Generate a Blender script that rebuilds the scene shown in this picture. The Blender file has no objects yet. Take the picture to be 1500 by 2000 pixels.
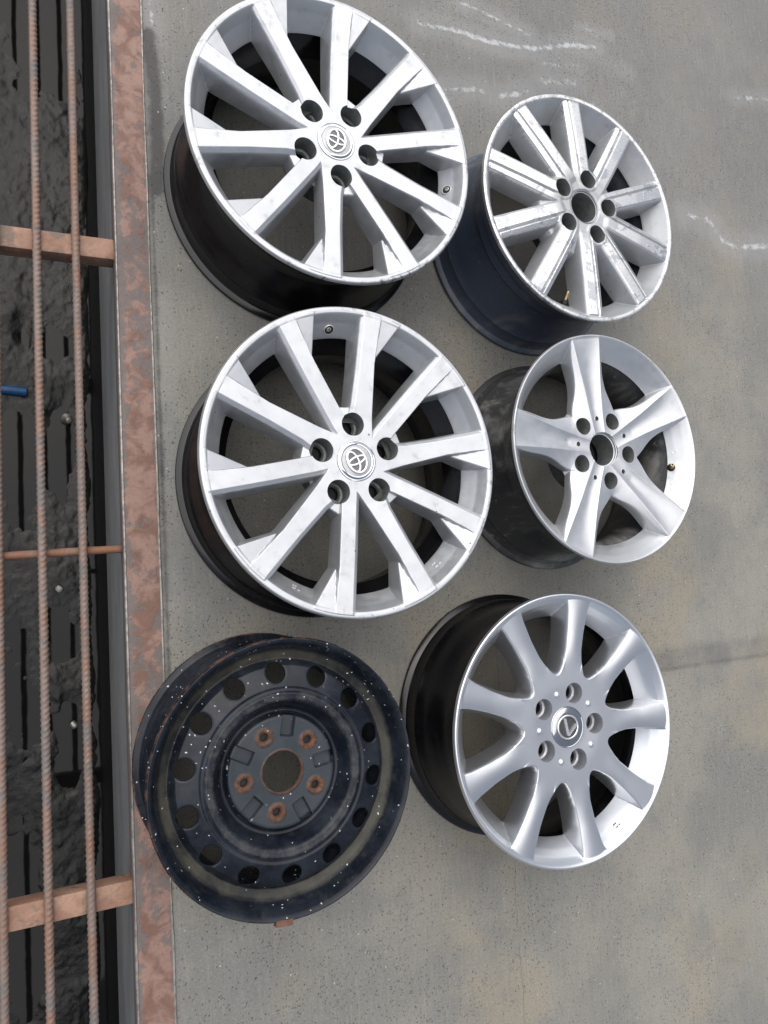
import bpy, math, numpy as np
from mathutils import Matrix, Vector
rad = math.radians
scene = bpy.context.scene
col = scene.collection
rng = np.random.default_rng(7)

# ------------------------------------------------------------------ camera, sky, sun, exposure
cd = bpy.data.cameras.new('camera'); cam = bpy.data.objects.new('camera', cd); col.objects.link(cam)
cd.sensor_fit = 'VERTICAL'; cd.sensor_height = 24.0; cd.lens = 24.0 * 1399.86 / 2000.0
cd.clip_start = 0.02; cd.clip_end = 200.0
CR = [[0.907619, 0.018029, -0.419408], [-0.064789, 0.993123, -0.097515], [0.414765, 0.115679, 0.902545]]
cam.matrix_world = Matrix.Translation((0, 0, 1.21821)) @ Matrix(CR).to_4x4()
scene.camera = cam

SUN_AZ, SUN_EL = 335.0, 62.0          # degrees clockwise from +Y (up in the picture), elevation
world = bpy.data.worlds.new('World'); scene.world = world; world.use_nodes = True
wn = world.node_tree; wn.nodes.clear()
sky = wn.nodes.new('ShaderNodeTexSky'); sky.sky_type = 'NISHITA'; sky.sun_disc = False
sky.sun_elevation = rad(SUN_EL); sky.sun_rotation = rad(SUN_AZ); sky.air_density = 1.0; sky.dust_density = 3.0
hs = wn.nodes.new('ShaderNodeHueSaturation'); hs.inputs['Saturation'].default_value = 0.58
bg = wn.nodes.new('ShaderNodeBackground'); bg.inputs['Strength'].default_value = 0.06
wo = wn.nodes.new('ShaderNodeOutputWorld')
wn.links.new(sky.outputs[0], hs.inputs['Color']); wn.links.new(hs.outputs[0], bg.inputs['Color']); wn.links.new(bg.outputs[0], wo.inputs[0])
sl = bpy.data.lights.new('sun', 'SUN'); sl.energy = 1.5; sl.angle = rad(104); sl.color = (1.0, 0.97, 0.93)
so = bpy.data.objects.new('sun', sl); col.objects.link(so)
a, e = rad(SUN_AZ), rad(SUN_EL)
sdir = Vector((math.sin(a) * math.cos(e), math.cos(a) * math.cos(e), math.sin(e)))
so.rotation_euler = sdir.to_track_quat('Z', 'Y').to_euler(); so.location = sdir * 6
vs = scene.view_settings; vs.view_transform = 'Standard'; vs.look = 'None'; vs.exposure = 1.08; vs.gamma = 1.0; vs.use_curve_mapping = False
scene.cycles.use_denoising = True
scene.cycles.max_bounces = 6; scene.cycles.diffuse_bounces = 3; scene.cycles.glossy_bounces = 3
scene.cycles.caustics_reflective = False; scene.cycles.caustics_refractive = False

# ------------------------------------------------------------------ node helpers
class NT:
    def __init__(s, name):
        s.m = bpy.data.materials.new(name); s.m.use_nodes = True
        s.t = s.m.node_tree; s.b = s.t.nodes['Principled BSDF']
    def n(s, typ, ins=None, **kw):
        nd = s.t.nodes.new('ShaderNode' + typ)
        for k, v in kw.items(): setattr(nd, k, v)
        if ins:
            for k, v in ins.items(): s.set(nd.inputs[k], v)
        return nd
    def set(s, sock, v):
        if hasattr(v, 'is_output'): s.t.links.new(v, sock)
        elif isinstance(v, (tuple, list)) and len(v) == 3 and sock.type == 'RGBA': sock.default_value = (*v, 1)
        else: sock.default_value = v
    def math(s, op, a, b=0.0, c=None):
        nd = s.t.nodes.new('ShaderNodeMath'); nd.operation = op; s.set(nd.inputs[0], a); s.set(nd.inputs[1], b)
        if c is not None: s.set(nd.inputs[2], c)
        return nd.outputs[0]
    def mix(s, f, a, b, blend='MIX'):
        nd = s.t.nodes.new('ShaderNodeMix'); nd.data_type = 'RGBA'; nd.blend_type = blend
        s.set(nd.inputs[0], f); s.set(nd.inputs[6], a); s.set(nd.inputs[7], b); return nd.outputs[2]
    def ramp(s, v, lo, hi, to0=0.0, to1=1.0, smooth=True):
        nd = s.t.nodes.new('ShaderNodeMapRange'); nd.interpolation_type = 'SMOOTHSTEP' if smooth else 'LINEAR'
        s.set(nd.inputs[0], v)
        for i, q in enumerate((lo, hi, to0, to1)): nd.inputs[i + 1].default_value = q
        return nd.outputs[0]
    def noise(s, vec, scale, detail=4.0, rough=0.55, dist=0.0):
        nd = s.n('TexNoise', {'Scale': scale, 'Detail': detail, 'Roughness': rough, 'Distortion': dist}); s.set(nd.inputs['Vector'], vec)
        return nd.outputs['Fac']
    def voro(s, vec, scale, rnd=1.0):
        nd = s.n('TexVoronoi', {'Scale': scale, 'Randomness': rnd}); s.set(nd.inputs['Vector'], vec)
        return nd.outputs['Distance'], nd.outputs['Color']
    def scale(s, vec, sc, off=(0, 0, 0)):
        nd = s.n('Mapping'); nd.inputs['Scale'].default_value = sc; nd.inputs['Location'].default_value = off
        s.set(nd.inputs['Vector'], vec); return nd.outputs[0]
    def pos(s): return s.n('NewGeometry').outputs['Position']
    def obj(s): return s.n('TexCoord').outputs['Object']
    def attr(s, name): return s.n('Attribute', attribute_name=name).outputs['Fac']
    def sep(s, v):
        nd = s.n('SeparateXYZ'); s.set(nd.inputs[0], v); return nd.outputs
    def bump(s, h, strength, dist=0.002, normal=None):
        nd = s.n('Bump', {'Strength': strength, 'Distance': dist, 'Height': h})
        if normal is not None: s.set(nd.inputs['Normal'], normal)
        return nd.outputs[0]
    def out(s, color=None, rough=None, metal=None, normal=None, coat=None, coat_rough=None, spec=None, ior=None):
        for k, v in (('Base Color', color), ('Roughness', rough), ('Metallic', metal), ('Normal', normal), ('Coat Weight', coat), ('Coat Roughness', coat_rough), ('Specular IOR Level', spec), ('IOR', ior)):
            if v is not None: s.set(s.b.inputs[k], v)
        return s.m

def mat_concrete():
    t = NT('concrete'); P = t.pos(); x, y, z = t.sep(P)
    n1 = t.noise(P, 2.3, 5, .6); n2 = t.noise(t.scale(P, (1, 1, 1), (4, 7, 0)), 6.0, 6, .62); n3 = t.noise(t.scale(P, (1, .10, 1)), 150, 4, .65); n4 = t.noise(P, 260, 3, .7)
    n5 = t.noise(t.scale(P, (1, 1, 1), (-3, 2, 0)), 3.7, 4, .55)
    c = t.mix(t.ramp(n1, .38, .62), (.180, .178, .161), (.250, .240, .209))
    c = t.mix(t.math('MULTIPLY', t.ramp(n5, .50, .68), .7), c, (.268, .236, .178))
    c = t.mix(t.math('MULTIPLY', t.ramp(n2, .46, .68), .55), c, (.160, .165, .163))
    c = t.mix(t.math('MULTIPLY', t.ramp(t.math('ADD', y, t.math('MULTIPLY', n1, .8)), .65, 1.5), .6), c, (.168, .167, .164))
    c = t.mix(t.math('MULTIPLY', t.ramp(n3, .50, .72), .34), c, (.292, .272, .228)); c = t.mix(t.math('MULTIPLY', t.ramp(n3, .32, .48, 1, 0), .18), c, (.120, .120, .116))
    c = t.mix(t.math('MULTIPLY', t.ramp(n4, .42, .72), .42), c, (.105, .100, .092)); c = t.mix(t.math('MULTIPLY', t.ramp(n4, .28, .44, 1, 0), .35), c, (.33, .32, .29))
    # lime streaks: a soft band on the mesh, broken up by flaky noise
    st = t.attr('streak'); fl = t.noise(P, 55, 6, .75); fl2 = t.noise(t.scale(P, (1, 1, 1), (9, 1, 0)), 15, 4, .6)
    sm = t.math('MULTIPLY', t.ramp(t.math('ADD', t.math('MULTIPLY', st, .44), t.math('ADD', t.math('MULTIPLY', fl, 1.05), t.math('MULTIPLY', fl2, .75))), 1.17, 1.42), t.ramp(st, .05, .35))
    c = t.mix(t.math('MULTIPLY', t.ramp(t.math('ADD', t.attr('smear'), t.math('MULTIPLY', fl2, .6)), .55, 1.3), .28), c, (.32, .325, .33)); c = t.mix(t.math('MULTIPLY', sm, .80), c, (.47, .48, .49))
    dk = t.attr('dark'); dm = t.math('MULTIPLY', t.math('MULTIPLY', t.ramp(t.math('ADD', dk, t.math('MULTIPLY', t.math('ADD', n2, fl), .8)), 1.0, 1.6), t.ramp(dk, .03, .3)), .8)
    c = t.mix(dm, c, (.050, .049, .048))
    # pits
    dens = t.ramp(t.noise(t.scale(P, (1, 1, 1), (1, 5, 0)), 3.4, 4, .6), .44, .60)
    v1, vc1 = t.voro(P, 62); r1 = t.sep(vc1)
    p1 = t.math('MULTIPLY', t.ramp(v1, .06, .15, 1, 0), t.math('GREATER_THAN', t.math('ADD', r1[0], t.math('MULTIPLY', dens, .6)), .90))
    v2, vc2 = t.voro(t.scale(P, (1, 1, 1), (.3, .7, 0)), 135); r2 = t.sep(vc2)
    p2 = t.math('MULTIPLY', t.ramp(v2, .10, .22, 1, 0), t.math('GREATER_THAN', t.math('ADD', r2[0], t.math('MULTIPLY', dens, .5)), .86))
    v4, vc4 = t.voro(t.scale(P, (1, .8, 1), (.9, .4, 0)), 210); r4 = t.sep(vc4)
    p4 = t.math('MULTIPLY', t.ramp(v4, .16, .34, .6, 0), t.math('GREATER_THAN', t.math('ADD', r4[0], t.math('MULTIPLY', dens, .40)), .90))
    pit = t.math('MAXIMUM', t.math('MAXIMUM', t.math('MULTIPLY', p1, r1[1]), p2), p4)
    c = t.mix(t.math('MULTIPLY', pit, .80), c, (.045, .044, .043))
    v3, vc3 = t.voro(t.scale(P, (1, 1, 1), (.13, .31, 0)), 90); r3 = t.sep(vc3)
    c = t.mix(t.math('MULTIPLY', t.ramp(v3, .07, .16, 1, 0), t.math('GREATER_THAN', r3[1], .93)), c, (.42, .41, .38))
    # slab joint (along X) and hairline crack (along Y)
    wob = t.math('MULTIPLY', t.math('SUBTRACT', t.noise(t.scale(P, (1, 0, 0)), 18, 5, .65), .5), .010)
    dj = t.math('ABSOLUTE', t.math('ADD', t.math('ADD', y, .2325), wob))
    jm = t.math('MULTIPLY', t.math('MULTIPLY', t.ramp(dj, .0008, .0075, 1, 0), .75), t.ramp(t.noise(P, 9, 3, .6), .36, .52))
    jm = t.math('MULTIPLY', jm, t.ramp(x, .95, 1.15))
    db = t.math('ABSOLUTE', t.math('ADD', y, .214)); jb = t.math('MULTIPLY', t.math('MULTIPLY', t.ramp(db, .012, .040, 1, 0), t.ramp(x, .98, 1.2)), t.ramp(n2, .35, .65, .15, .6))
    wo2 = t.math('ADD', t.math('MULTIPLY', t.math('SUBTRACT', t.noise(t.scale(P, (0, 1, 0)), 13, 6, .7), .5), .040), -.790)
    dc = t.math('ABSOLUTE', t.math('ADD', x, wo2))
    cm = t.math('MULTIPLY', t.ramp(dc, .0003, .0014, 1, 0), t.ramp(t.noise(t.scale(P, (1, 1, 1), (2, 2, 0)), 14, 2, .5), .40, .50))
    cm = t.math('MULTIPLY', cm, t.ramp(y, -.02, .05, 1, 0))
    crk = t.math('MAXIMUM', jm, cm)
    c = t.mix(jb, c, (.118, .116, .112)); c = t.mix(t.math('MULTIPLY', crk, .36), c, (.04, .039, .038))
    h = t.math('SUBTRACT', t.math('MULTIPLY', n4, .45), pit)
    nb = t.bump(h, .6, .0016)
    return t.out(c, t.ramp(n2, .2, .8, .62, .86), 0.0, nb, spec=.35)

def mat_drain_wall():
    t = NT('drain_wall_concrete'); P = t.pos(); n = t.noise(t.scale(P, (1, .5, 1)), 9, 5, .6); n2 = t.noise(P, 80, 3, .6)
    c = t.mix(t.ramp(n, .3, .7), (.24, .25, .26), (.36, .365, .365)); c = t.mix(t.math('MULTIPLY', t.ramp(n2, .55, .8), .4), c, (.09, .09, .085))
    return t.out(c, .6, 0, t.bump(n2, .3, .001))

def mat_mud():
    t = NT('black_mud'); P = t.pos(); n = t.noise(P, 22, 6, .65); n2 = t.noise(P, 140, 4, .7)
    c = t.mix(t.ramp(n, .35, .7), (.003, .003, .003), (.011, .0105, .0095)); c = t.mix(t.math('MULTIPLY', t.ramp(n2, .62, .75), .25), c, (.05, .047, .04))
    return t.out(c, t.ramp(n2, .3, .7, .08, .24), 0, t.bump(n2, .5, .002), spec=.32)

def mat_water():
    t = NT('dirty_water'); P = t.pos(); n = t.noise(P, 14, 2, .5)
    return t.out((.006, .006, .006), .035, 0, t.bump(n, .04, .004), ior=1.29)

def mat_rusty(name, paint, rust, bare, amt=.5, rough=.6, sc=1.0, XR=None):
    t = NT(name); P = t.pos(); n1 = t.noise(P, 16 * sc, 6, .62, .6); n2 = t.noise(t.scale(P, (1, 1, 1), (5, 3, 1)), 30 * sc, 6, .68, .4); n3 = t.noise(P, 190, 4, .7)
    c = t.mix(t.ramp(n1, .44, .60), paint, rust)
    n4 = t.noise(t.scale(P, (1, .35, 1), (2, 9, 4)), 8, 4, .6); nn = t.math('ADD', t.math('MULTIPLY', n2, .6), t.math('MULTIPLY', n4, .4))
    if XR:      # the paint is rubbed off along both edges, most on the drain side
        xx = t.sep(P)[0]; ed = t.math('ADD', t.ramp(xx, XR[0] + .002, XR[0] + .018, .13, 0), t.ramp(xx, XR[1] - .010, XR[1] - .001, 0, .06)); nn = t.math('ADD', nn, ed)
    pm = t.ramp(nn, .53 + .10 * (.5 - amt), .60 + .10 * (.5 - amt))
    c = t.mix(t.math('MULTIPLY', pm, .85), c, bare)
    c = t.mix(t.math('MULTIPLY', t.ramp(n3, .4, .8), .35), c, (.07, .05, .045))
    h = t.math('ADD', t.math('MULTIPLY', pm, -.6), t.math('MULTIPLY', n3, .5))
    return t.out(c, t.ramp(n2, .3, .7, rough - .1, rough + .15), 0.0, t.bump(h, .6, .0012))

def mat_silver(name, base, metal, rough, coat=.25, dirt=.4, R=None, rash=(.10, .10, .10), chip=.5):
    t = NT(name); P = t.pos(); n1 = t.noise(P, 11, 5, .6); n2 = t.noise(P, 55, 5, .65); n3 = t.noise(P, 320, 3, .6)
    ci = t.ramp(n3, .3, .7, .985, 1.01, False)
    c = t.mix(1.0, base, t.n('CombineColor', {0: ci, 1: ci, 2: ci}).outputs[0], 'MULTIPLY')
    c = t.mix(t.math('MULTIPLY', t.ramp(n1, .45, .75), dirt * .5), c, tuple(q * .60 for q in base))
    if dirt > .15: c = t.mix(t.math('MULTIPLY', t.ramp(n2, .58, .72), dirt * .55), c, (base[0] * .50, base[1] * .47, base[2] * .42))
    v, vc = t.voro(P, 55); r = t.sep(vc)
    ch = t.math('MULTIPLY', t.ramp(v, .05, .11, 1, 0), t.math('GREATER_THAN', r[0], 1 - .09 * chip))
    scr = t.ramp(t.noise(t.scale(P, (1, 1, 1), (6, 2, 4)), 85, 6, .8, 2.5), .685, .71); msk = t.math('MAXIMUM', ch, t.math('MULTIPLY', scr, .6 * chip if dirt > .15 else 0.0))
    if R:
        O = t.obj(); ln = t.n('VectorMath', operation='LENGTH'); t.set(ln.inputs[0], t.scale(O, (1, 1, 0)))
        ew = t.ramp(ln.outputs['Value'], R - .011, R - .001)
        sc = t.noise(t.scale(P, (1, 1, 1), (2, 8, 3)), 38, 6, .75); pat = t.ramp(t.noise(P, 7.5, 2, .5), .45, .62)
        msk = t.math('MAXIMUM', ch, t.math('MULTIPLY', t.math('MULTIPLY', ew, pat), t.ramp(sc, .52, .60)))
    c = t.mix(t.math('MULTIPLY', msk, .85), c, rash)
    rr = t.math('ADD', (rough if dirt < .15 else t.ramp(n2, .3, .75, rough - .04, rough + .04 + dirt * .2)), t.math('MULTIPLY', msk, .25))
    nb = t.bump(t.math('MULTIPLY', msk, -1.0), .25, .0006)
    return t.out(c, rr, metal, nb if chip > 0 else None, coat, .25)

def mat_worn_wheel(name, R=None):
    """corroded wheel: paint on the sides, bare machined metal with peeling lacquer on the ridges"""
    t = NT(name); P = t.pos(); z = t.attr('zone')
    n1 = t.noise(P, 26, 6, .7, .5); n2 = t.noise(t.scale(P, (1, 1, 1), (3, 1, 2)), 70, 5, .7); n3 = t.noise(P, 300, 3, .6); n4 = t.noise(P, 9, 4, .6)
    peel = t.ramp(n1, .545, .575); paint = t.mix(t.ramp(n4, .35, .7), (.47, .48, .495), (.37, .375, .38))
    metal = t.mix(t.ramp(n3, .3, .7), (.78, .775, .765), (.63, .625, .615)); mach = t.mix(peel, metal, (.47, .48, .50))
    rim = 0.0
    if R:
        O = t.obj(); ln = t.n('VectorMath', operation='LENGTH'); t.set(ln.inputs[0], t.scale(O, (1, 1, 0)))
        rim = t.ramp(ln.outputs['Value'], R - .013, R - .008)
        z = t.math('MAXIMUM', z, t.math('MULTIPLY', rim, .8))
    c = t.mix(z, paint, mach)
    dirt = t.math('MULTIPLY', t.ramp(n2, .56, .72), .35); c = t.mix(dirt, c, (.23, .205, .17))
    if R: c = t.mix(t.math('MULTIPLY', t.math('MULTIPLY', rim, t.ramp(n2, .50, .66)), .6), c, (.20, .19, .17))
    pits = t.ramp(t.noise(t.scale(P, (1, 1, 1), (7, 7, 0)), 110, 3, .7), .71, .76); c = t.mix(t.math('MULTIPLY', pits, .7), c, (.14, .13, .12))
    rr = t.math('ADD', t.ramp(z, 0, 1, .44, .28), t.math('MULTIPLY', t.math('ADD', dirt, pits), .4))
    h = t.math('ADD', t.math('MULTIPLY', peel, t.math('MULTIPLY', z, .6)), t.math('SUBTRACT', t.math('MULTIPLY', n3, .15), t.math('MULTIPLY', pits, .7)))
    return t.out(c, rr, t.ramp(z, 0, 1, .55, .92), t.bump(h, .4, .0007), .1, .3)

def mat_barrel(name, base, rough, dirt, dirtcol, coat=0.0, streak=.5):
    t = NT(name); P = t.pos(); n1 = t.noise(t.scale(P, (1, 1, .5)), 9, 6, .65, .8); n2 = t.noise(P, 60, 5, .7); n3 = t.noise(t.scale(P, (.6, .6, 5)), 22, 4, .6)
    c = t.mix(t.math('MULTIPLY', t.ramp(n1, .48, .72), dirt), base, dirtcol)
    c = t.mix(t.math('MULTIPLY', t.ramp(n2, .60, .74), dirt * .6), c, tuple(q * 1.3 for q in dirtcol))
    return t.out(c, t.ramp(t.math('ADD', t.math('MULTIPLY', n1, .5), t.math('MULTIPLY', n3, .5)), .3, .7, rough - .05, rough + .15), 0.0, t.bump(n2, .12, .0006), coat, .12)

def mat_steel_wheel(gutter=True):
    t = NT('steel_wheel_paint'); P = t.pos(); O = t.obj()
    ln = t.n('VectorMath', operation='LENGTH'); t.set(ln.inputs[0], t.scale(O, (1, 1, 0))); r = ln.outputs['Value']
    n1 = t.noise(P, 13, 5, .62); n2 = t.noise(P, 48, 6, .7); n3 = t.noise(P, 150, 4, .7)
    c = t.mix(t.ramp(n1, .36, .66), (.006, .008, .013), (.019, .023, .031))
    c = t.mix(t.math('MULTIPLY', t.ramp(n2, .52, .72), .40), c, (.045, .047, .046))
    hubm = t.math('MULTIPLY', t.ramp(r, .080, .083, 1, 0), .75); c = t.mix(hubm, c, t.mix(t.ramp(n1, .3, .7), (.026, .035, .045), (.046, .053, .060)))
    crest = t.math('MULTIPLY', t.math('MULTIPLY', t.ramp(r, .102, .106), t.ramp(r, .117, .121, 1, 0)), t.ramp(n2, .40, .62, .0, .6)); c = t.mix(crest, c, (.055, .057, .056))
    # dust collected in the gutter between disc and rim
    rw = t.math('ADD', r, t.math('MULTIPLY', t.math('SUBTRACT', n2, .5), .010))
    g = t.math('MULTIPLY', t.math('MULTIPLY', t.ramp(rw, .163, .168), t.ramp(rw, .177, .181, 1, 0)), 1.0 if gutter else 0.0); g = t.math('MULTIPLY', g, t.ramp(n1, .34, .64, .12, .75)); c = t.mix(g, c, t.mix(n3, (.050, .046, .031), (.095, .088, .062)))
    rustm = t.math('MULTIPLY', t.ramp(r, .1955, .1978), t.ramp(n2, .46, .60)); bore = t.ramp(r, .0305, .034, 1, 0)
    rustm = t.math('MAXIMUM', rustm, bore); lr = t.attr('zone')
    rustm = t.math('MAXIMUM', rustm, t.math('MULTIPLY', lr, t.ramp(n2, .30, .50)))
    c = t.mix(t.math('MULTIPLY', rustm, .9), c, t.mix(t.ramp(n3, .35, .65), (.062, .032, .022), (.150, .074, .040)))
    sp = None
    for sc, off, th, rr_ in ((85, (.2, .1, 0), .82, (.05, .14)), (150, (.7, .9, 0), .81, (.08, .21)), (32, (.4, .2, 0), .83, (.04, .14))):
        pv = t.scale(P, (1, 1, 1), off); nd = t.n('TexNoise', {'Scale': 200.0, 'Detail': 2.0}); t.set(nd.inputs['Vector'], P)
        ad = t.n('VectorMath', operation='MULTIPLY_ADD'); t.set(ad.inputs[0], nd.outputs['Color']); ad.inputs[1].default_value = (.006, .006, .006); t.set(ad.inputs[2], pv)
        v, vc = t.voro(ad.outputs[0], sc); q = t.sep(vc)
        dns = t.ramp(t.noise(t.scale(P, (1, 1, 1), (off[1], off[0], 0)), 7, 3, .6), .42, .62, -.03, .17)
        k = t.math('MULTIPLY', t.ramp(v, rr_[0], rr_[1], 1, 0), t.math('GREATER_THAN', t.math('ADD', q[0], dns), th + .12))
        sp = k if sp is None else t.math('MAXIMUM', sp, k)
    c = t.mix(t.math('MULTIPLY', sp, .92), c, (.68, .69, .70))
    rough = t.math('ADD', t.ramp(n2, .3, .7, .17, .40), t.math('MULTIPLY', t.math('MAXIMUM', g, rustm), .4))
    return t.out(c, rough, 0, t.bump(t.math('ADD', sp, t.math('MULTIPLY', n3, .4)), .25, .0007), 0.0, .2, spec=.24)

def mat_simple(name, colr, rough=.5, metal=0.0, nscale=60, var=.25, bump=.15, coat=0.0):
    t = NT(name); P = t.pos(); n = t.noise(P, nscale, 5, .65)
    c = t.mix(t.ramp(n, .35, .7), colr, tuple(q * (1 - var) for q in colr))
    return t.out(c, t.ramp(n, .3, .7, rough - .04, rough + .08), metal, t.bump(n, bump, .0006), coat)

M = {}
M['concrete'] = mat_concrete(); M['wall'] = mat_drain_wall(); M['mud'] = mat_mud(); M['water'] = mat_water()
M['rail'] = mat_rusty('red_primer_steel', (.262, .158, .124), (.165, .084, .060), (.132, .120, .115), .84, .62, 1.3, XR=(.1016, .1590))
M['crossbar'] = mat_rusty('orange_primer_steel', (.36, .215, .150), (.27, .148, .098), (.17, .130, .105), .62, .62)
M['rebar'] = mat_rusty('rusty_rebar', (.195, .145, .122), (.21, .120, .085), (.135, .126, .120), .75, .5, .7)
M['rod'] = mat_rusty('rust_orange_rod', (.215, .100, .058), (.165, .072, .042), (.18, .135, .105), .5, .7)
M['blade'] = mat_simple('bare_edge_steel', (.33, .31, .29), .42, .6, 90, .5)
M['s1'] = mat_silver('silver_paint_bright', (.525, .535, .552), .70, .36, .10, .55, chip=1.3)
M['s1r'] = mat_silver('silver_paint_bright_lip', (.525, .535, .552), .70, .36, .10, .55, .2445, chip=1.3)
M['s4'] = mat_worn_wheel('peeling_alloy'); M['s4r'] = mat_worn_wheel('peeling_alloy_lip', .227)
M['s5'] = mat_silver('silver_paint_flat', (.56, .57, .585), .75, .38, .1, .30)
M['s5r'] = mat_silver('silver_paint_flat_lip', (.56, .57, .585), .75, .38, .1, .35, .2165, (.22, .20, .17))
M['s6'] = mat_silver('hyper_silver', (.64, .65, .67), .90, .29, .1, .0, None, chip=0.0)
M['s6r'] = mat_silver('hyper_silver_lip', (.68, .69, .71), .88, .29, .1, .0, None, chip=0.0)
M['b1'] = mat_barrel('gloss_black_barrel', (.004, .004, .005), .16, .25, (.016, .015, .016), .0)
M['b4'] = mat_barrel('blue_grey_barrel', (.046, .058, .085), .38, .9, (.150, .156, .162))
M['b5'] = mat_barrel('dirty_black_barrel', (.040, .041, .043), .36, 1.0, (.26, .26, .25))
M['s3'] = mat_steel_wheel(); M['b3'] = mat_steel_wheel(False)
M['well'] = mat_simple('lug_well_grey', (.20, .215, .21), .5, .35, 80, .35)
M['well6'] = mat_simple('lug_well_silver', (.42, .43, .46), .38, .6, 80, .25)
M['dark'] = mat_simple('dark_hole', (.012, .011, .011), .6)
M['chrome'] = mat_simple('chrome', (.70, .71, .72), .07, 1.0, 40, .06, .02)
M['chrome6'] = mat_simple('dark_chrome', (.60, .60, .60), .10, 1.0, 30, .15, .03)
M['capgrey'] = mat_simple('cap_silver', (.44, .45, .46), .35, .5, 60, .12)
M['capfield'] = mat_simple('cap_field', (.15, .147, .147), .45, .2, 90, .2); M['badge'] = mat_simple('badge_chrome', (.76, .76, .77), .24, .85, 60, .06)
M['field6'] = mat_simple('badge_field', (.10, .10, .095), .25, .4, 60, .3)
M['brass'] = mat_simple('brass', (.50, .38, .20), .35, .9, 120, .4)
M['rubber'] = mat_simple('black_rubber', (.015, .015, .016), .6)
M['blue'] = mat_simple('blue_plastic', (.010, .085, .23), .32, 0, 40, .5)
M['tin'] = mat_simple('dull_tin', (.42, .41, .37), .4, .7, 100, .4)
M['paper'] = mat_simple('wet_paper', (.45, .45, .43), .6)
M['rust'] = mat_simple('brown_rust', (.15, .070, .046), .75, 0, 90, .5, .4)
M['mark'] = mat_simple('cast_mark_silver', (.72, .73, .75), .40, .6, 90, .15)

# ------------------------------------------------------------------ object helpers
def tag(o, label=None, cat=None, group=None, kind=None):
    for k, v in (('label', label), ('category', cat), ('group', group), ('kind', kind)):
        if v: o[k] = v
    return o
def empty(name, loc, rz=0.0):
    o = bpy.data.objects.new(name, None); o.empty_display_size = .05; o.location = loc; o.rotation_euler = (0, 0, rz); col.objects.link(o); return o
def link(name, me, parent=None, rz=0.0, loc=None):
    o = bpy.data.objects.new(name, me); col.objects.link(o)
    if parent is not None: o.parent = parent
    if rz: o.rotation_euler[2] = rz
    if loc is not None: o.location = loc
    return o
def np_mesh(name, V, quads, tris, mats, normals=None, attrs=None, smooth=True, fmat=None):
    me = bpy.data.meshes.new(name); V = np.asarray(V, np.float32)
    quads = np.asarray(quads, np.int32).reshape(-1, 4); tris = np.asarray(tris, np.int32).reshape(-1, 3)
    nl = quads.size + tris.size; npoly = len(quads) + len(tris)
    me.vertices.add(len(V)); me.vertices.foreach_set('co', V.ravel())
    me.loops.add(nl); me.loops.foreach_set('vertex_index', np.concatenate([quads.ravel(), tris.ravel()]).astype(np.int32))
    me.polygons.add(npoly)
    ls = np.concatenate([np.arange(len(quads)) * 4, quads.size + np.arange(len(tris)) * 3]).astype(np.int32)
    me.polygons.foreach_set('loop_start', ls)
    me.polygons.foreach_set('use_smooth', np.full(npoly, smooth))
    for m in (mats if isinstance(mats, (list, tuple)) else [mats]): me.materials.append(m)
    if fmat is not None: me.polygons.foreach_set('material_index', np.asarray(fmat, np.int32))
    if attrs:
        for k, v in attrs.items():
            at = me.attributes.new(k, 'FLOAT', 'POINT'); at.data.foreach_set('value', np.asarray(v, np.float32))
    me.update(calc_edges=True); me.validate()
    if normals is not None: me.normals_split_custom_set_from_vertices(np.asarray(normals, float).tolist())
    return me
def lathe_mesh(name, prof, mats, seg=160, fm=None, smooth=True, close=False):
    prof = np.asarray(prof, float); n = len(prof); th = np.arange(seg) * 2 * np.pi / seg
    V = np.stack([np.outer(prof[:, 0], np.cos(th)), np.outer(prof[:, 0], np.sin(th)), np.repeat(prof[:, 1:2], seg, 1)], -1).reshape(-1, 3)
    i, j = np.meshgrid(np.arange(n - 1), np.arange(seg), indexing='ij'); j2 = (j + 1) % seg
    q = np.stack([i * seg + j, i * seg + j2, (i + 1) * seg + j2, (i + 1) * seg + j], -1).reshape(-1, 4)
    f = None if fm is None else np.repeat(np.asarray(fm), seg)
    return np_mesh(name, V, q, [], mats, smooth=smooth, fmat=f)
def sharp_lathe(name, prof, mats, seg=160, ang=35, fm=None):
    me = lathe_mesh(name, prof, mats, seg, fm)
    me.set_sharp_from_angle(angle=rad(ang)); return me
def box_mesh(name, x0, x1, y0, y1, z0, z1, mat, bev=0.0):
    import bmesh
    bm = bmesh.new(); bmesh.ops.create_cube(bm, size=1)
    for v in bm.verts: v.co = Vector(((x0 + x1) / 2 + v.co.x * (x1 - x0), (y0 + y1) / 2 + v.co.y * (y1 - y0), (z0 + z1) / 2 + v.co.z * (z1 - z0)))
    if bev: bmesh.ops.bevel(bm, geom=bm.edges[:] + bm.verts[:], offset=bev, segments=2, affect='EDGES', profile=.6)
    me = bpy.data.meshes.new(name); bm.to_mesh(me); bm.free(); me.materials.append(mat)
    me.polygons.foreach_set('use_smooth', [True] * len(me.polygons)); me.set_sharp_from_angle(angle=rad(50)); return me
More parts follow.
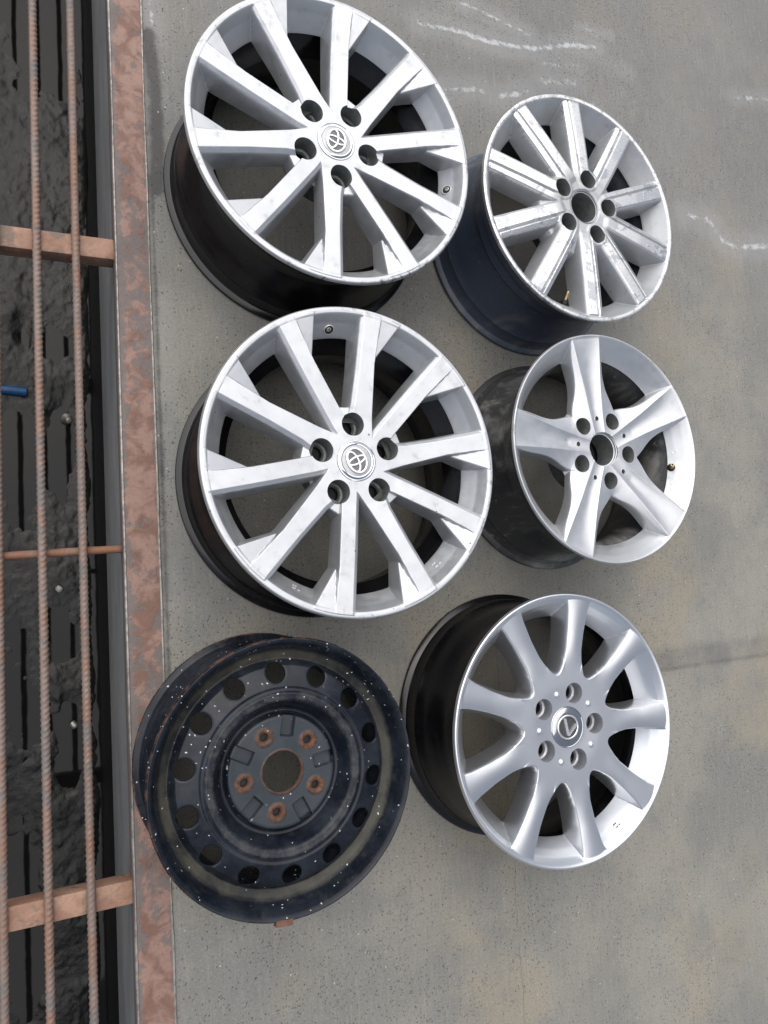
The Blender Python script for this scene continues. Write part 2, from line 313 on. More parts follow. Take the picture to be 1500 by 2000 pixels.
def tube_mesh(name, pts, radius, mat, seg=12, closed=False, flat=1.0, caps=True):
    """tube along a polyline; flat squeezes it in z"""
    P = np.asarray(pts, float); n = len(P)
    T = (np.roll(P, -1, 0) - np.roll(P, 1, 0)) if closed else np.gradient(P, axis=0)
    T /= np.linalg.norm(T, axis=1)[:, None]
    up = np.array([0, 0, 1.0]); A = np.cross(up, T); bad = np.linalg.norm(A, axis=1) < 1e-6; A[bad] = (1, 0, 0); A /= np.linalg.norm(A, axis=1)[:, None]; B = np.cross(T, A)
    r = np.broadcast_to(np.asarray(radius, float), (n,))
    th = np.arange(seg) * 2 * np.pi / seg
    V = P[:, None] + r[:, None, None] * (np.cos(th)[None, :, None] * A[:, None] + flat * np.sin(th)[None, :, None] * B[:, None])
    V = V.reshape(-1, 3); q = []
    for i in range(n if closed else n - 1):
        k = (i + 1) % n
        for j in range(seg): q.append((i * seg + j, i * seg + (j + 1) % seg, k * seg + (j + 1) % seg, k * seg + j))
    tr = []
    if caps and not closed:
        V = np.concatenate([V, P[:1], P[-1:]]); c0, c1 = len(V) - 2, len(V) - 1
        for j in range(seg): tr += [(c0, (j + 1) % seg, j), (c1, (n - 1) * seg + j, (n - 1) * seg + (j + 1) % seg)]
    return np_mesh(name, V, q, tr, mat)
def vnoise(X, Y, f, seed):
    g = np.random.default_rng(seed).random((64, 64)); x = X * f; y = Y * f
    i = np.floor(x).astype(int); j = np.floor(y).astype(int); u = x - i; v = y - j; u = u * u * (3 - 2 * u); v = v * v * (3 - 2 * v)
    G = lambda a, b: g[a % 64, b % 64]
    return (G(i, j) * (1 - u) + G(i + 1, j) * u) * (1 - v) + (G(i, j + 1) * (1 - u) + G(i + 1, j + 1) * u) * v
def fbm(X, Y, f, seed, octv=5, gain=.5):
    s = 0; a_ = 1; tot = 0
    for k in range(octv): s = s + a_ * vnoise(X, Y, f * 2 ** k, seed + k); tot += a_; a_ *= gain
    return s / tot
def seg_dist(X, Y, pts):
    d = np.full(X.shape, 9.0)
    for (x0, y0), (x1, y1) in zip(pts[:-1], pts[1:]):
        dx, dy = x1 - x0, y1 - y0; t = np.clip(((X - x0) * dx + (Y - y0) * dy) / (dx * dx + dy * dy), 0, 1)
        d = np.minimum(d, np.hypot(X - x0 - t * dx, Y - y0 - t * dy))
    return d

# ------------------------------------------------------------------ the setting: slab, drain, water
def grid_quads(nx, ny, off=0):
    i, j = np.meshgrid(np.arange(nx - 1), np.arange(ny - 1), indexing='ij')
    return np.stack([i * ny + j, (i + 1) * ny + j, (i + 1) * ny + j + 1, i * ny + j + 1], -1).reshape(-1, 4) + off
XR0, XR1 = 0.1016, 0.1590          # the steel edge rail
xs = np.concatenate([[.150], np.arange(.158, 1.95, .008), np.geomspace(2.0, 9, 8)])
ys = np.concatenate([-np.geomspace(9, 1.25, 8), np.arange(-1.2, 1.7, .008), np.geomspace(1.75, 9, 8)])
GX, GY = np.meshgrid(xs, ys, indexing='ij')
streak = np.zeros_like(GX); smear = np.zeros_like(GX)
for pts, w, s in (([(.8313, 1.2505), (.8901, 1.2437), (.9437, 1.2346), (1.0129, 1.2255)], .012, 1.0),
        ([(.72, 1.170), (.7611, 1.1735), (.8252, 1.1799), (.8906, 1.1764), (.9594, 1.1831), (1.0314, 1.1965), (1.1236, 1.2306), (1.2106, 1.2492)], .014, 1.05),
        ([(.7745, 1.0328), (.8528, 1.052), (.9123, 1.0509), (.9909, 1.0796)], .016, .95), ([(1.04, 1.12), (1.13, 1.135)], .022, .8),
        ([(1.1602, 1.2841), (1.2559, 1.2939)], .007, .9), ([(1.2306, 1.2174), (1.3109, 1.2114)], .012, .75), ([(1.0421, 1.1614), (1.1407, 1.1807)], .016, .8),
        ([(1.4505, .8632), (1.5307, .8626), (1.569, .8137), (1.6231, .8008), (1.7439, .8252)], .020, .92), ([(1.6727, 1.2308), (1.8181, 1.2581)], .014, .8),
        ([(1.4942, .8595), (1.5687, .8715)], .004, .9), ([(1.18, 1.10), (1.26, 1.02), (1.28, .92)], .020, .55),
        ([(.171, 1.20), (.1708, 1.0552), (.178, .9975)], .012, .85), ([(.176, .52), (.180, .44), (.178, .2), (.182, .0)], .008, .55), ([(.185, .32), (.188, .28)], .01, .6)):
    dd = seg_dist(GX, GY, pts); streak = np.maximum(streak, s * np.exp(-(dd / (w * .62)) ** 2)); smear = np.maximum(smear, s * np.exp(-(dd / (w * 2.6 + .008)) ** 2))
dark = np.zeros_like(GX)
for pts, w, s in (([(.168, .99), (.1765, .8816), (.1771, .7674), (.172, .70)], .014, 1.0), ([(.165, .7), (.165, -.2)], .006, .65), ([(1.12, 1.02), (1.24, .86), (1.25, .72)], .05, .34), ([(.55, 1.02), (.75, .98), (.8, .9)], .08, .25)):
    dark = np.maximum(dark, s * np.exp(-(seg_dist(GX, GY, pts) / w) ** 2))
GZ = (fbm(GX, GY, 2.2, 3, 3) - .5) * .003 * np.clip((GX - .16) / .1, 0, 1) * 0.5
V1 = np.stack([GX, GY, GZ], -1).reshape(-1, 3)
lx = np.array([-9., -4, -1.5, -.60, -.37]); LX, LY = np.meshgrid(lx, ys, indexing='ij')
V2 = np.stack([LX, LY, np.zeros_like(LX)], -1).reshape(-1, 3)
gq = np.concatenate([grid_quads(len(xs), len(ys)), grid_quads(len(lx), len(ys), len(V1))])
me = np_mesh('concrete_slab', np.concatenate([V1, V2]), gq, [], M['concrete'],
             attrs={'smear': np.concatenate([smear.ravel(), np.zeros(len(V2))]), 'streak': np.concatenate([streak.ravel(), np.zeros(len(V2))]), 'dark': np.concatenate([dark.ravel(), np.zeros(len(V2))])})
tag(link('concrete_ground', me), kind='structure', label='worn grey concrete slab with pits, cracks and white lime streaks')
ZW = -.450                         # water level in the drain
wv = []
for x, s in ((.1045, 1), (-.360, -1)):
    wv.append([(x, -9, -.008), (x, 9, -.008), (x, 9, -.62), (x, -9, -.62)])
V = np.array(wv).reshape(-1, 3)
tag(link('drain_wall', np_mesh('drain_wall', V, [(0, 1, 2, 3), (7, 6, 5, 4)], [], M['wall'], smooth=False)), kind='structure')
mx = np.concatenate([[-.36], np.arange(-.16, .1045, .0032), [.1045]]); my = np.concatenate([[-9, -3], np.arange(-1.0, 1.5, .0036), [3, 9]])
MX, MY = np.meshgrid(mx, my, indexing='ij')
b = fbm(MX + 3, MY + 5, 7, 21, 5, .55); big = fbm(MX + 1, MY + 9, 3.0, 31, 3); lum = fbm(MX + 7, MY + 2, 34, 41, 4, .6)
pool = np.maximum.reduce([np.exp(-((MX - px) / sx) ** 2 - ((MY - py) / sy) ** 2) for px, py, sx, sy in ((-.06, .30, .05, .16), (.015, .36, .03, .14), (-.06, -.20, .06, .12), (.01, -.09, .04, .08), (.02, -.30, .03, .1), (.09, .1, .02, .6), (-.05, 1.4, .05, .1), (.01, .55, .05, .06), (-.05, .58, .02, .05), (-.06, -.62, .03, .15), (.09, -.7, .02, .5))])
MZ = ZW - .002 + (b - .5) * .013 + (big - .45) * .014 + np.abs(lum - .5) * .006 - pool * .0075 + .0035
MZ = MZ - .05 * np.exp(-((MX - .1045) / .012) ** 2)
tag(link('drain_mud', np_mesh('drain_mud', np.stack([MX, MY, MZ], -1).reshape(-1, 3), grid_quads(len(mx), len(my)), [], M['mud'])), kind='structure')
tag(link('drain_water', np_mesh('drain_water', [(-.36, -9, ZW), (.1045, -9, ZW), (.1045, 9, ZW), (-.36, 9, ZW)], [(0, 1, 2, 3)], [], M['water'], smooth=False)), kind='structure')

# ------------------------------------------------------------------ the grate
gr = empty('drain_grate', (XR0, 0, -.003)); G0 = Vector((XR0, 0, -.003))
tag(gr, 'rusty red primer drain grate of ribbed bars and crossbars along the left edge', 'drain grate')
YA, YB = -1.5, 2.0
def rail_mesh(x0, x1, flip):
    # angle section: flat flange with a slightly upturned worn edge each side and a leg down into the drain
    w = x1 - x0
    pr = [(0, -.042), (0, .0015), (.0012, .0030), (.0030, .0030), (.0042, .0020), (w - .0042, .0020), (w - .0030, .0030), (w - .0012, .0030), (w, .0015), (w, -.006), (.006, -.006), (.006, -.042)]
    pr = [((w - a) if flip else a, b_) for a, b_ in pr]
    yy = np.linspace(YA, YB, 300); n = len(pr); Vv = []
    for y in yy:
        j = (vnoise(np.array([y]), np.array([.3]), 11, 5)[0] - .5) * .0022
        for k, (a_, z_) in enumerate(pr): Vv.append((x0 + a_ + (j if k in (1, 2) else (-j if k in (7, 8) else 0)), y, z_))
    q = [(i * n + k, i * n + (k + 1) % n, (i + 1) * n + (k + 1) % n, (i + 1) * n + k) for i in range(len(yy) - 1) for k in range(n)]
    if flip: q = [t_[::-1] for t_ in q]
    fm = [1 if (k in (1, 2, 6, 7)) else 0 for i in range(len(yy) - 1) for k in range(n)]
    m = np_mesh('frame_rail', np.array(Vv) - np.array(G0), q, [], [M['rail'], M['blade']], fmat=fm); m.set_sharp_from_angle(angle=rad(28)); return m
o = link('frame_rail', rail_mesh(XR0, XR1, False), gr); o['label'] = 'flat red primer edge rail with peeling grey patches'
link('frame_rail', rail_mesh(-.372, -.315, True), gr)
for yc in (.590, -.452):
    m = box_mesh('crossbar', -.320, XR0 + .001, yc - .018, yc + .018, -.052, -.0165, M['crossbar'], .003); m.transform(Matrix.Translation(-G0)); link('crossbar', m, gr)
# ribbed bar, one mesh shared by all bars
NS = 18; yy = np.arange(YA, YB, .0016); th = np.arange(NS) * 2 * np.pi / NS
TY, TT = np.meshgrid(yy, th, indexing='ij')
ph = TY / .0088 + np.where(np.cos(TT) > 0, 1, -1) * .55 * np.sin(TT)
rib = np.clip(np.cos(2 * np.pi * ph) * 1.6 - .5, 0, 1) * np.clip(np.abs(np.cos(TT)) * 1.7, 0, 1)
lng = np.maximum(np.exp(-((np.sin((TT - np.pi / 2) / 2)) / .13) ** 2), np.exp(-((np.sin((TT + np.pi / 2) / 2)) / .13) ** 2))
RR = .0059 + np.maximum(rib * .0014, lng * .0010) + (fbm(TY * 1.0, TT * .0 + 2, 30, 9, 3) - .5) * .0004
RV = np.stack([RR * np.cos(TT), TY, RR * np.sin(TT)], -1).reshape(-1, 3)
i, j = np.meshgrid(np.arange(len(yy) - 1), np.arange(NS), indexing='ij'); j2 = (j + 1) % NS
RQ = np.stack([i * NS + j, (i + 1) * NS + j, (i + 1) * NS + j2, i * NS + j2], -1).reshape(-1, 4)
rebar = np_mesh('rebar', RV, RQ, [], M['rebar'])
for x, rot in ((.0422, 50), (-.0160, -42), (-.0755, -20), (-.134, 15), (-.192, -60), (-.250, 40)):
    o = link('rebar', rebar, gr, loc=Vector((x, 0, -.0088)) - G0); o.rotation_euler[1] = rad(rot)
yr = np.linspace(-.318, XR0 + .001, 90); rr_ = .0066 + .0007 * (vnoise(yr, yr * 0, 60, 3) - .5)
m = tube_mesh('tie_rod', np.stack([yr, .0795 + .003 * np.sin(yr * 9), np.full_like(yr, -.0225)], -1) - np.array(G0), rr_, M['rod'], 14); o = link('tie_rod', m, gr); o['label'] = 'thin orange rust tie rod across the bars'

# ------------------------------------------------------------------ things lying in the drain
pr = [(0.0, 0.0), (.0088, 0.0), (.0100, .0015), (.0100, .158), (.0093, .160), (.0082, .160), (.0082, .150), (0.0, .150)]
m = sharp_lathe('blue_pipe', pr, [M['blue'], M['rubber']], 28, 35, [0] * 6 + [1]); o = link('blue_pipe', m); o.rotation_euler = (0, rad(90), rad(-3)); o.location = (-.205, .460, ZW + .006)
tag(o, 'short blue plastic pipe lying in the black drain water', 'pipe')
pr = [(0, 0), (.006, 0), (.0068, .001), (.0068, .012), (.006, .0135), (.0045, .0135), (.0045, .009), (0, .009)]
m = sharp_lathe('tin_lid', pr, M['tin'], 20); o = link('tin_lid', m); o.rotation_euler = (rad(70), rad(10), rad(35)); o.location = (.0276, -.2472, ZW + .004)
tag(o, 'small dull metal lid in the drain mud between the two ribbed bars', 'lid')
m = sharp_lathe('bottle_stub', [(0, 0), (.011, 0), (.012, .002), (.012, .006), (.007, .012), (.006, .020), (.0045, .021), (0, .021)], M['tin'], 20); o = link('metal_fitting', m); o.rotation_euler = (rad(25), rad(15), 0); o.location = (.030, .398, ZW + .002)
tag(o, 'small grey metal fitting in the drain mud beside the upper orange crossbar', 'fitting')
sv = [(math.cos(k / 7 * 6.283) * (.006 + .003 * rng.random()), math.sin(k / 7 * 6.283) * (.005 + .003 * rng.random()), .002 * rng.random()) for k in range(7)]
sv += [(x * .9, y * .9, z - .0025) for x, y, z in sv] + [(0, 0, .003)]
me = np_mesh('paper_scrap', sv, [(k, (k + 7), (k + 1) % 7 + 7, (k + 1) % 7) for k in range(7)], [(14, k, (k + 1) % 7) for k in range(7)], M['paper']); o = link('paper_scrap', me); o.location = (.0087, .0308, ZW + .016)
tag(o, 'tiny pale scrap lying on the drain mud below the tie rod', 'scrap')

# ------------------------------------------------------------------ wheel surface builder (millimetres in, metres out)
def prof(r, xs_, zs_, blur=1.2):
    f = np.arange(min(xs_) - 20, max(xs_) + 20, .1); v = np.interp(f, xs_, zs_)
    if blur:
        k = np.hanning(int(blur * 20) | 1); k /= k.sum(); pad = len(k) // 2
        v = np.convolve(np.pad(v, pad, mode='edge'), k, 'valid')
    return np.interp(r, f, v)
def smax(a_, b_, k): k = 2 * k; return np.maximum(a_, b_) + np.maximum(k - np.abs(a_ - b_), 0) ** 2 / (4 * k)
def soft(d, rho): return np.where(d > rho, d, np.where(d < -rho, 0.0, (d + rho) ** 2 / (4 * rho)))
def lobes(X, Y, ang):
    c, s = math.cos(rad(ang)), math.sin(rad(ang)); return X * c + Y * s, -X * s + Y * c      # along, across (+ = anticlockwise)
NTH = 1080
def surface(Hf, r_in, R, zcut, circles, dr=1.05):
    rs = np.concatenate([np.arange(r_in, R - 3.5, dr), np.array([R - 3.2, R - 2.4, R - 1.7, R - 1.1, R - .6, R - .25, R])])
    th = np.arange(NTH) * 2 * np.pi / NTH; RRm, TH = np.meshgrid(rs, th, indexing='ij')
    X = RRm * np.cos(TH); Y = RRm * np.sin(TH); eps = .15
    drl = np.gradient(rs)[:, None]; dtl = RRm * 2 * np.pi / NTH; cx, sx = np.cos(TH), np.sin(TH)
    lock = np.zeros(X.shape, bool); lock[0] = True; lock[-6:] = True; sn = np.zeros(X.shape, bool)
    def snap(g, idx):
        nonlocal X, Y
        for it in range(3):
            x, y = X[idx], Y[idx]; g0 = g(x, y); gx = (g(x + eps, y) - g0) / eps; gy = (g(x, y + eps) - g0) / eps
            q = gx * gx + gy * gy + 1e-9; mx_, my_ = -g0 * gx / q, -g0 * gy / q
            c_, s_ = cx[idx], sx[idx]; mr = mx_ * c_ + my_ * s_; mt = -mx_ * s_ + my_ * c_
            ok = (np.abs(mr) < .56 * drl.repeat(NTH, 1)[idx]) & (np.abs(mt) < .56 * dtl[idx])
            if it == 0: sel = ok
            mx_ = np.where(sel, mx_, 0); my_ = np.where(sel, my_, 0); x = x + np.clip(mx_, -1, 1); y = y + np.clip(my_, -1, 1); X[idx], Y[idx] = x, y
        ii = np.where(idx); sn[ii[0][sel], ii[1][sel]] = True
    inside = np.ones(X.shape, bool)
    zc = None
    if zcut is not None:
        z0 = Hf(X, Y)[0]; g = lambda x, y: Hf(x, y)[0] - zcut
        near = (np.abs(z0 - zcut) < 16) & ~lock; snap(g, near); z1 = Hf(X, Y)[0]; inside &= (z1 >= zcut) | sn
    for (cx_, cy_, cr) in circles:
        d = np.hypot(X - cx_, Y - cy_) - cr; near = (np.abs(d) < 2.2) & ~lock
        keep = sn.copy(); sn[:] = False; snap(lambda x, y: np.hypot(x - cx_, y - cy_) - cr, near); mine = sn.copy(); sn[:] = keep | mine
        d = np.hypot(X - cx_, Y - cy_) - cr; inside &= (d > -1e-3) | mine
    Z, lab, zone = Hf(X, Y)
    nx = -(Hf(X + .5, Y)[0] - Hf(X - .5, Y)[0]); ny = -(Hf(X, Y + .5)[0] - Hf(X, Y - .5)[0])
    Nn = np.stack([nx, ny, np.ones_like(nx)], -1); Nn /= np.linalg.norm(Nn, axis=-1, keepdims=True)
    nr = len(rs); i, j = np.meshgrid(np.arange(nr - 1), np.arange(NTH), indexing='ij'); j2 = (j + 1) % NTH
    q = np.stack([i * NTH + j, (i + 1) * NTH + j, (i + 1) * NTH + j2, i * NTH + j2], -1).reshape(-1, 4)
    ins = inside.ravel()[q]; cnt = ins.sum(1); full = q[cnt == 4]; t3 = q[cnt == 3]; k3 = ins[cnt == 3]
    tr = t3[k3].reshape(-1, 3)
    return dict(V=np.stack([X, Y, Z], -1).reshape(-1, 3), N=Nn.reshape(-1, 3), lab=lab.ravel(), zone=zone.ravel(), q=full, t=tr, jq=(full[:, 0] % NTH), jt=(tr[:, 0] % NTH))
def piece(S, name, selq, selt, mat, h):
    q, t = S['q'][selq], S['t'][selt]; used = np.unique(np.concatenate([q.ravel(), t.ravel()])); mp = np.zeros(len(S['V']), np.int64); mp[used] = np.arange(len(used))
    V = S['V'][used] * .001; V[:, 2] += h
    return np_mesh(name, V, mp[q], mp[t], mat, S['N'][used], {'zone': S['zone'][used]})
def face_label(S):
    def maj(f):
        l = S['lab'][f]; c = np.stack([(l == k).sum(1) for k in range(3)], 1); return c.argmax(1)
    return maj(S['q']), maj(S['t'])
def well_mesh(S, cx_, cy_, cr, h, depth, mats, seat=.62, hole=14):
    """the bore of one bolt hole, hung from the cut edge of the hub surface"""
    V = S['V']; used = np.unique(np.concatenate([S['q'].ravel(), S['t'].ravel()])); P = V[used]
    d = np.abs(np.hypot(P[:, 0] - cx_, P[:, 1] - cy_) - cr); E = P[d < .03]
    an = np.arctan2(E[:, 1] - cy_, E[:, 0] - cx_); o_ = np.argsort(an); an = an[o_]; zt = E[o_, 2]
    n = 48; aa = np.linspace(-np.pi, np.pi, n, endpoint=False); zt = np.interp(aa, an, zt, period=2 * np.pi)
    zb = zt.min() - depth; rings = []
    for rr2, zz in ((cr + .25, zt - .0), (cr - .1, zt - .9), (cr - .8, np.full(n, zb)), (cr * (seat + .16), np.full(n, zb - 1.5)), (cr * (seat + .12), np.full(n, zb - .3)), (cr * seat, np.full(n, zb - 4.0)), (cr * seat, np.full(n, zb - hole)), (.2, np.full(n, zb - hole))):
        rings.append(np.stack([cx_ + rr2 * np.cos(aa), cy_ + rr2 * np.sin(aa), zz], -1))
    V = np.concatenate(rings) * .001; V[:, 2] += h; k = len(rings); i, j = np.meshgrid(np.arange(k - 1), np.arange(n), indexing='ij'); j2 = (j + 1) % n
    q = np.stack([i * n + j, i * n + j2, (i + 1) * n + j2, (i + 1) * n + j], -1).reshape(-1, 4)
    m = np_mesh('lug_hole', V, q, [], mats, fmat=np.repeat([0, 0, 1, 1, 1, 2, 2], n)); m.set_sharp_from_angle(angle=rad(40)); return m
def barrel_profile(R, h, well=.045, inner=True, face=.012, lipdrop=.0075):
    o_ = [(R - .006, 0.0), (R - .0015, .0012), (R, .0045), (R - .001, .0085), (R - .0045, .0105), (R - .0095, .0125), (R - .0125, .0165), (R - .0140, .028), (R - .0160, .036), (R - .0150, .0395), (R - .0185, .045),
          (R - .024, .060), (R - well * .8, .085), (R - well, .100), (R - well, h - .082), (R - well * .75, h - .070), (R - .026, h - .052), (R - .019, h - .040), (R - .0165, h - .030), (R - .015, h - .020), (R - .009, h - .0155), (R - .003, h - .013), (R - .0006, h - lipdrop)]
    i_ = [(R - .012, h - .020), (R - .030, h - .050), (R - .038, h - .060), (R - well - .009, h - .078), (R - well - .009, .10), (R - well * .8 - .008, .08), (R - .034, .055), (R - .026, .030), (R - .020, .008), (R - .014, .002), (R - .006, 0.0)]
    return o_ + i_
def lugs_xy(r, a0): return [(r * math.cos(rad(a0 + 72 * k)), r * math.sin(rad(a0 + 72 * k))) for k in range(5)]

# ---- ten-spoke wheel with folded wings at the spoke ends (two of them)
A_OFF = 8.2
LUG_A = lugs_xy(58.2, 20.1)
def H_ten(X, Y):
    r = np.hypot(X, Y); top = prof(r, [0, 34, 70, 150, 232], [-12, -12, -12, -6.5, -.3], 8)
    rim = prof(r, [150, 192, 200, 207, 215, 224, 230, 233, 238, 241.5, 243.4, 244.5], [-200, -85, -56, -43, -32, -19, -7, -1.0, -.1, -.2, -1.6, -7], 2.0)
    hub = -12.0 - 5.0 * soft(r - 47.5, 2.0)
    for k in range(5):
        u, v = lobes(X, Y, 20.1 + 72 * k)
        b_ = -16.5 - .06 * np.clip(u - 60, 0, 40) - 5.5 * soft(np.maximum(u - 87.0, np.abs(v + 1) - 24), 1.6); b_ = np.where(u > 0, b_, -99); hub = smax(hub, b_, .8)
    sp = np.full(X.shape, -200.0); zone = np.zeros(X.shape)
    for k in range(10):
        s, t = lobes(X, Y, A_OFF + 36 * k); ty = (k % 2 == 1)          # k odd: the spoke anticlockwise of its bolt hole
        if ty: tp = np.interp(s, [40, 60, 150, 230], [5.0, 7, 11.5, 14.5]); tn = np.interp(s, [50, 78, 166, 230], [20, 16.6, 12.5, 14])
        else: tp = np.interp(s, [45, 90, 150, 230], [18, 12, 12, 15]); tn = np.interp(s, [36, 46, 77, 160, 230], [26, 23, 19.0, 12.5, 14])
        dc = t - tp; dw = -t - tn
        drop = .85 * soft(dc, .8) + 5.4 * soft(dc - 6.8, 1.6) + 7.5 * soft(dw, 1.0)
        z = top - drop
        step = np.interp(s, [150, 170, 205, 232], [15, 11.5, 5.0, .3]); tw = np.interp(s, [150, 169, 233], [3, 14, 48.5])
        wing = top - step - 6.5 * soft(-t - tw, 1.2) - 3.0 * soft(t, 1); wing = np.where((s > 150) & (t < 6), wing, -200)
        z = smax(z, wing, 1.0); z = np.where(s > 30, z, -200.0); sp = np.maximum(sp, z)
    sp = np.where(r < 238, sp, -200)
    z = smax(np.maximum(hub, sp), rim, 1.6); lab = np.argmax(np.stack([hub + .4, rim, sp]), 0)
    return z, lab, zone
# ---- ten straight spokes with a machined ridge, peeling
S4 = 18.7; LUG_4 = lugs_xy(57.2, 5.5)
def H_ridge(X, Y):
    r = np.hypot(X, Y); top = prof(r, [0, 34, 60, 140, 216], [4, 4, 4, 2.5, -1.0], 8)
    rim = prof(r, [120, 172, 180, 188, 198, 208, 214.5, 217, 221, 224.5, 226.3, 227], [-200, -80, -52, -38, -25, -12.5, -4.0, -.8, 0, -.3, -1.8, -8], 1.6)
    hub = 1.5 - .05 * np.maximum(r - 36, 0) - .45 * soft(r - 62, 6) - 5.5 * soft(r - 97, 5)
    for (lx_, ly_) in LUG_4:
        d = np.hypot(X - lx_, Y - ly_); hub = smax(hub, 2.2 - 2.2 * soft(d - 23.5, 4.0), 2.0)
    hub = hub - 1.8 * np.exp(-((r - 33) / 1.6) ** 2)
    sp = np.full(X.shape, -200.0); zone = np.zeros(X.shape)
    for k in range(10):
        s, t = lobes(X, Y, S4 + 36 * k)
        tL = np.interp(s, [45, 85, 215], [17, 19.5, 23.0]); tg = np.interp(s, [45, 70, 215], [3, 5, 10.5]); tR = np.interp(s, [45, 78, 215], [22, 22.5, 20])
        main = top + .6 - .03 * np.maximum(tg - t, 0) - .55 * soft(-t - tR + 6.0, 1.0); thin = top + .2 - .36 * np.maximum(t - tg - 1.5, 0)
        z = np.where(t < tg, main, thin) - 4.2 * np.exp(-((t - tg) / 1.9) ** 2)
        z = z - 5.2 * soft(t - tL, 2.2) - 5.2 * soft(-t - tR, 2.2) - .9 * soft(s - 213, 1)
        z = z - 1.3 * soft(52 - s, 8); z = np.where(s > 18, z, -200.0); zone = np.where((z > sp) & (t < tL + .6) & (t > -tR + 5) & (s > 62) & (s < 216), np.clip((s - 62) / 18, 0, 1) * np.clip(np.abs(t - tg) / 1.2 - .7, 0, 1), np.where(z > sp, 0, zone)); sp = np.maximum(sp, z)
    sp = np.where(r < 219, sp, -200); zone = np.where((sp > rim) & (sp > hub - 1), zone, 0)
    return smax(smax(hub, sp, 2.2), rim, 1.6), np.where(r < 79, 0, np.where(rim > np.maximum(sp, hub), 1, 2)), zone
# ---- five wide dished spokes
S5 = 27.3; LUG_5 = lugs_xy(60.5, -8.7)
def H_five(X, Y):
    r = np.hypot(X, Y)
    rim = prof(r, [100, 164, 170, 178, 188, 200, 210, 213.5, 215.3, 216.5], [-220, -70, -52, -40, -27, -13, -3.0, -.4, -1.0, -6.5], 2.0)
    hub = -22.0 - .10 * np.maximum(r - 60, 0) - .020 * np.maximum(r - 72, 0) ** 2 - 3.0 * soft(r - 97, 8.0)
    sp = np.full(X.shape, -250.0)
    for k in range(5):
        s, t = lobes(X, Y, S5 + 72 * k); at = np.abs(t)
        zt = prof(s, [0, 40, 76, 150, 214], [-19.5, -19, -16.0, -8.0, -.6], 40); w = prof(s, [30, 55, 76, 110, 152, 214], [12, 13, 15.5, 18.5, 24.5, 33.8], 24)
        dp = prof(s, [30, 80, 150, 190, 214], [2.5, 6.0, 6.0, 3.5, .4], 24); sh = prof(s, [60, 90, 108, 135, 180, 212], [40, 31, 20, 12.5, 9, 2.0], 26)
        z = zt - dp * np.clip(1 - (at / w) ** 2, 0, 1) - prof(s, [50, 95, 150, 212], [.16, .34, .70, .8], 24) * soft(at - w, 1.0) - 8.0 * soft(at - w - sh, 1.8)
        z = np.where(s > 25, z, -250.0); sp = smax(sp, z, 2.0)
    sp = np.where(r < 213.5, sp, -250.0)
    return smax(smax(hub, sp, 3.5), rim, 1.2), np.where(r < 74, 0, np.where(rim > np.maximum(sp, hub), 1, 2)), np.zeros(X.shape)
# ---- nine flared spokes, smooth
S6 = -2.1; LUG_6 = lugs_xy(58.6, -1.4)
def H_nine(X, Y):
    r = np.hypot(X, Y); top = prof(r, [0, 40, 70, 100, 160, 222], [-10, -9.5, -8.0, -7.6, -5.2, -1.6], 12)
    rim = prof(r, [140, 176, 184, 192, 202, 212, 219, 221.5, 223.5, 226, 228, 229], [-200, -70, -52, -40, -25, -11.5, -4.0, -1.6, -.4, 0, -1.4, -7], 1.8)
    d = r - 83.0; cr = np.zeros(X.shape); best = np.full(X.shape, 999.0)
    for k in range(9):
        s, t = lobes(X, Y, S6 + 40 * k); w = prof(s, [60, 84, 92, 100, 112, 130, 165, 200, 214, 222], [34, 31.0, 27.0, 24.0, 20.8, 18.3, 19.2, 22.8, 26.0, 29.5], 6)
        at = np.abs(t); dk = np.where(s > 40, at - w, 999.0)
        cr = np.where(at < best, 2.6 * (np.minimum(at, w) / w) ** 2 * prof(s, [60, 95, 150, 222], [0, 0, 1, 1], 20), cr); best = np.where(s > 0, np.minimum(best, at), best)
        h_ = np.maximum(12 - np.abs(d - dk), 0); d = np.minimum(d, dk) - h_ * h_ / 48
    sp = np.where(r < 221, top - cr - 6.5 * soft(d + .6, 2.8), -200)
    lab = np.where(rim > sp, 1, np.where(r < 84, 0, 2))
    return smax(sp, rim, 1.4), lab, np.zeros(X.shape)

def build_parts(Hf, r_in, R, zcut, lugs, lug_r, h, mat, mat_rim, nsp, off, reps, well_mats, depth, seat=.62, hole=14):
    """returns (name, mesh, rotation) for every piece of the cast face"""
    S = surface(Hf, r_in, R, zcut, [(x, y, lug_r) for x, y in lugs]); lq, lt = face_label(S)
    out = [('hub', piece(S, 'hub', lq == 0, lt == 0, mat, h), 0.0), ('rim', piece(S, 'rim', lq == 1, lt == 1, mat_rim, h), 0.0)]
    da = 360.0 / nsp
    ida = lambda j_: np.floor(((j_ + .5) * 360 / NTH - off + da / 2) / da).astype(int) % nsp
    sq, st_ = ida(S['jq']), ida(S['jt'])
    for k in range(reps):
        m = piece(S, 'spoke', (lq == 2) & (sq == k), (lt == 2) & (st_ == k), mat, h)
        for c in range(nsp // reps): out.append(('spoke', m, c * da * reps))
    m = well_mesh(S, lugs[0][0], lugs[0][1], lug_r, h, depth, well_mats, seat, hole)
    for c in range(5): out.append(('lug_hole', m, 72.0 * c))
    return out
def emblem_ring(name, pts, w, z, mat, parent, rz=0.0):
    return link(name, tube_mesh(name, [(x * .001, y * .001, z) for x, y in pts], w * .001, mat, 10, True, .55), parent, rz)
def ell(cx_, cy_, a_, b_, n=56): return [(cx_ + a_ * math.cos(q * 2 * math.pi / n), cy_ + b_ * math.sin(q * 2 * math.pi / n)) for q in range(n)]
def mm(pr, h): return [(r_ * .001, h + z_ * .001) for r_, z_ in pr]

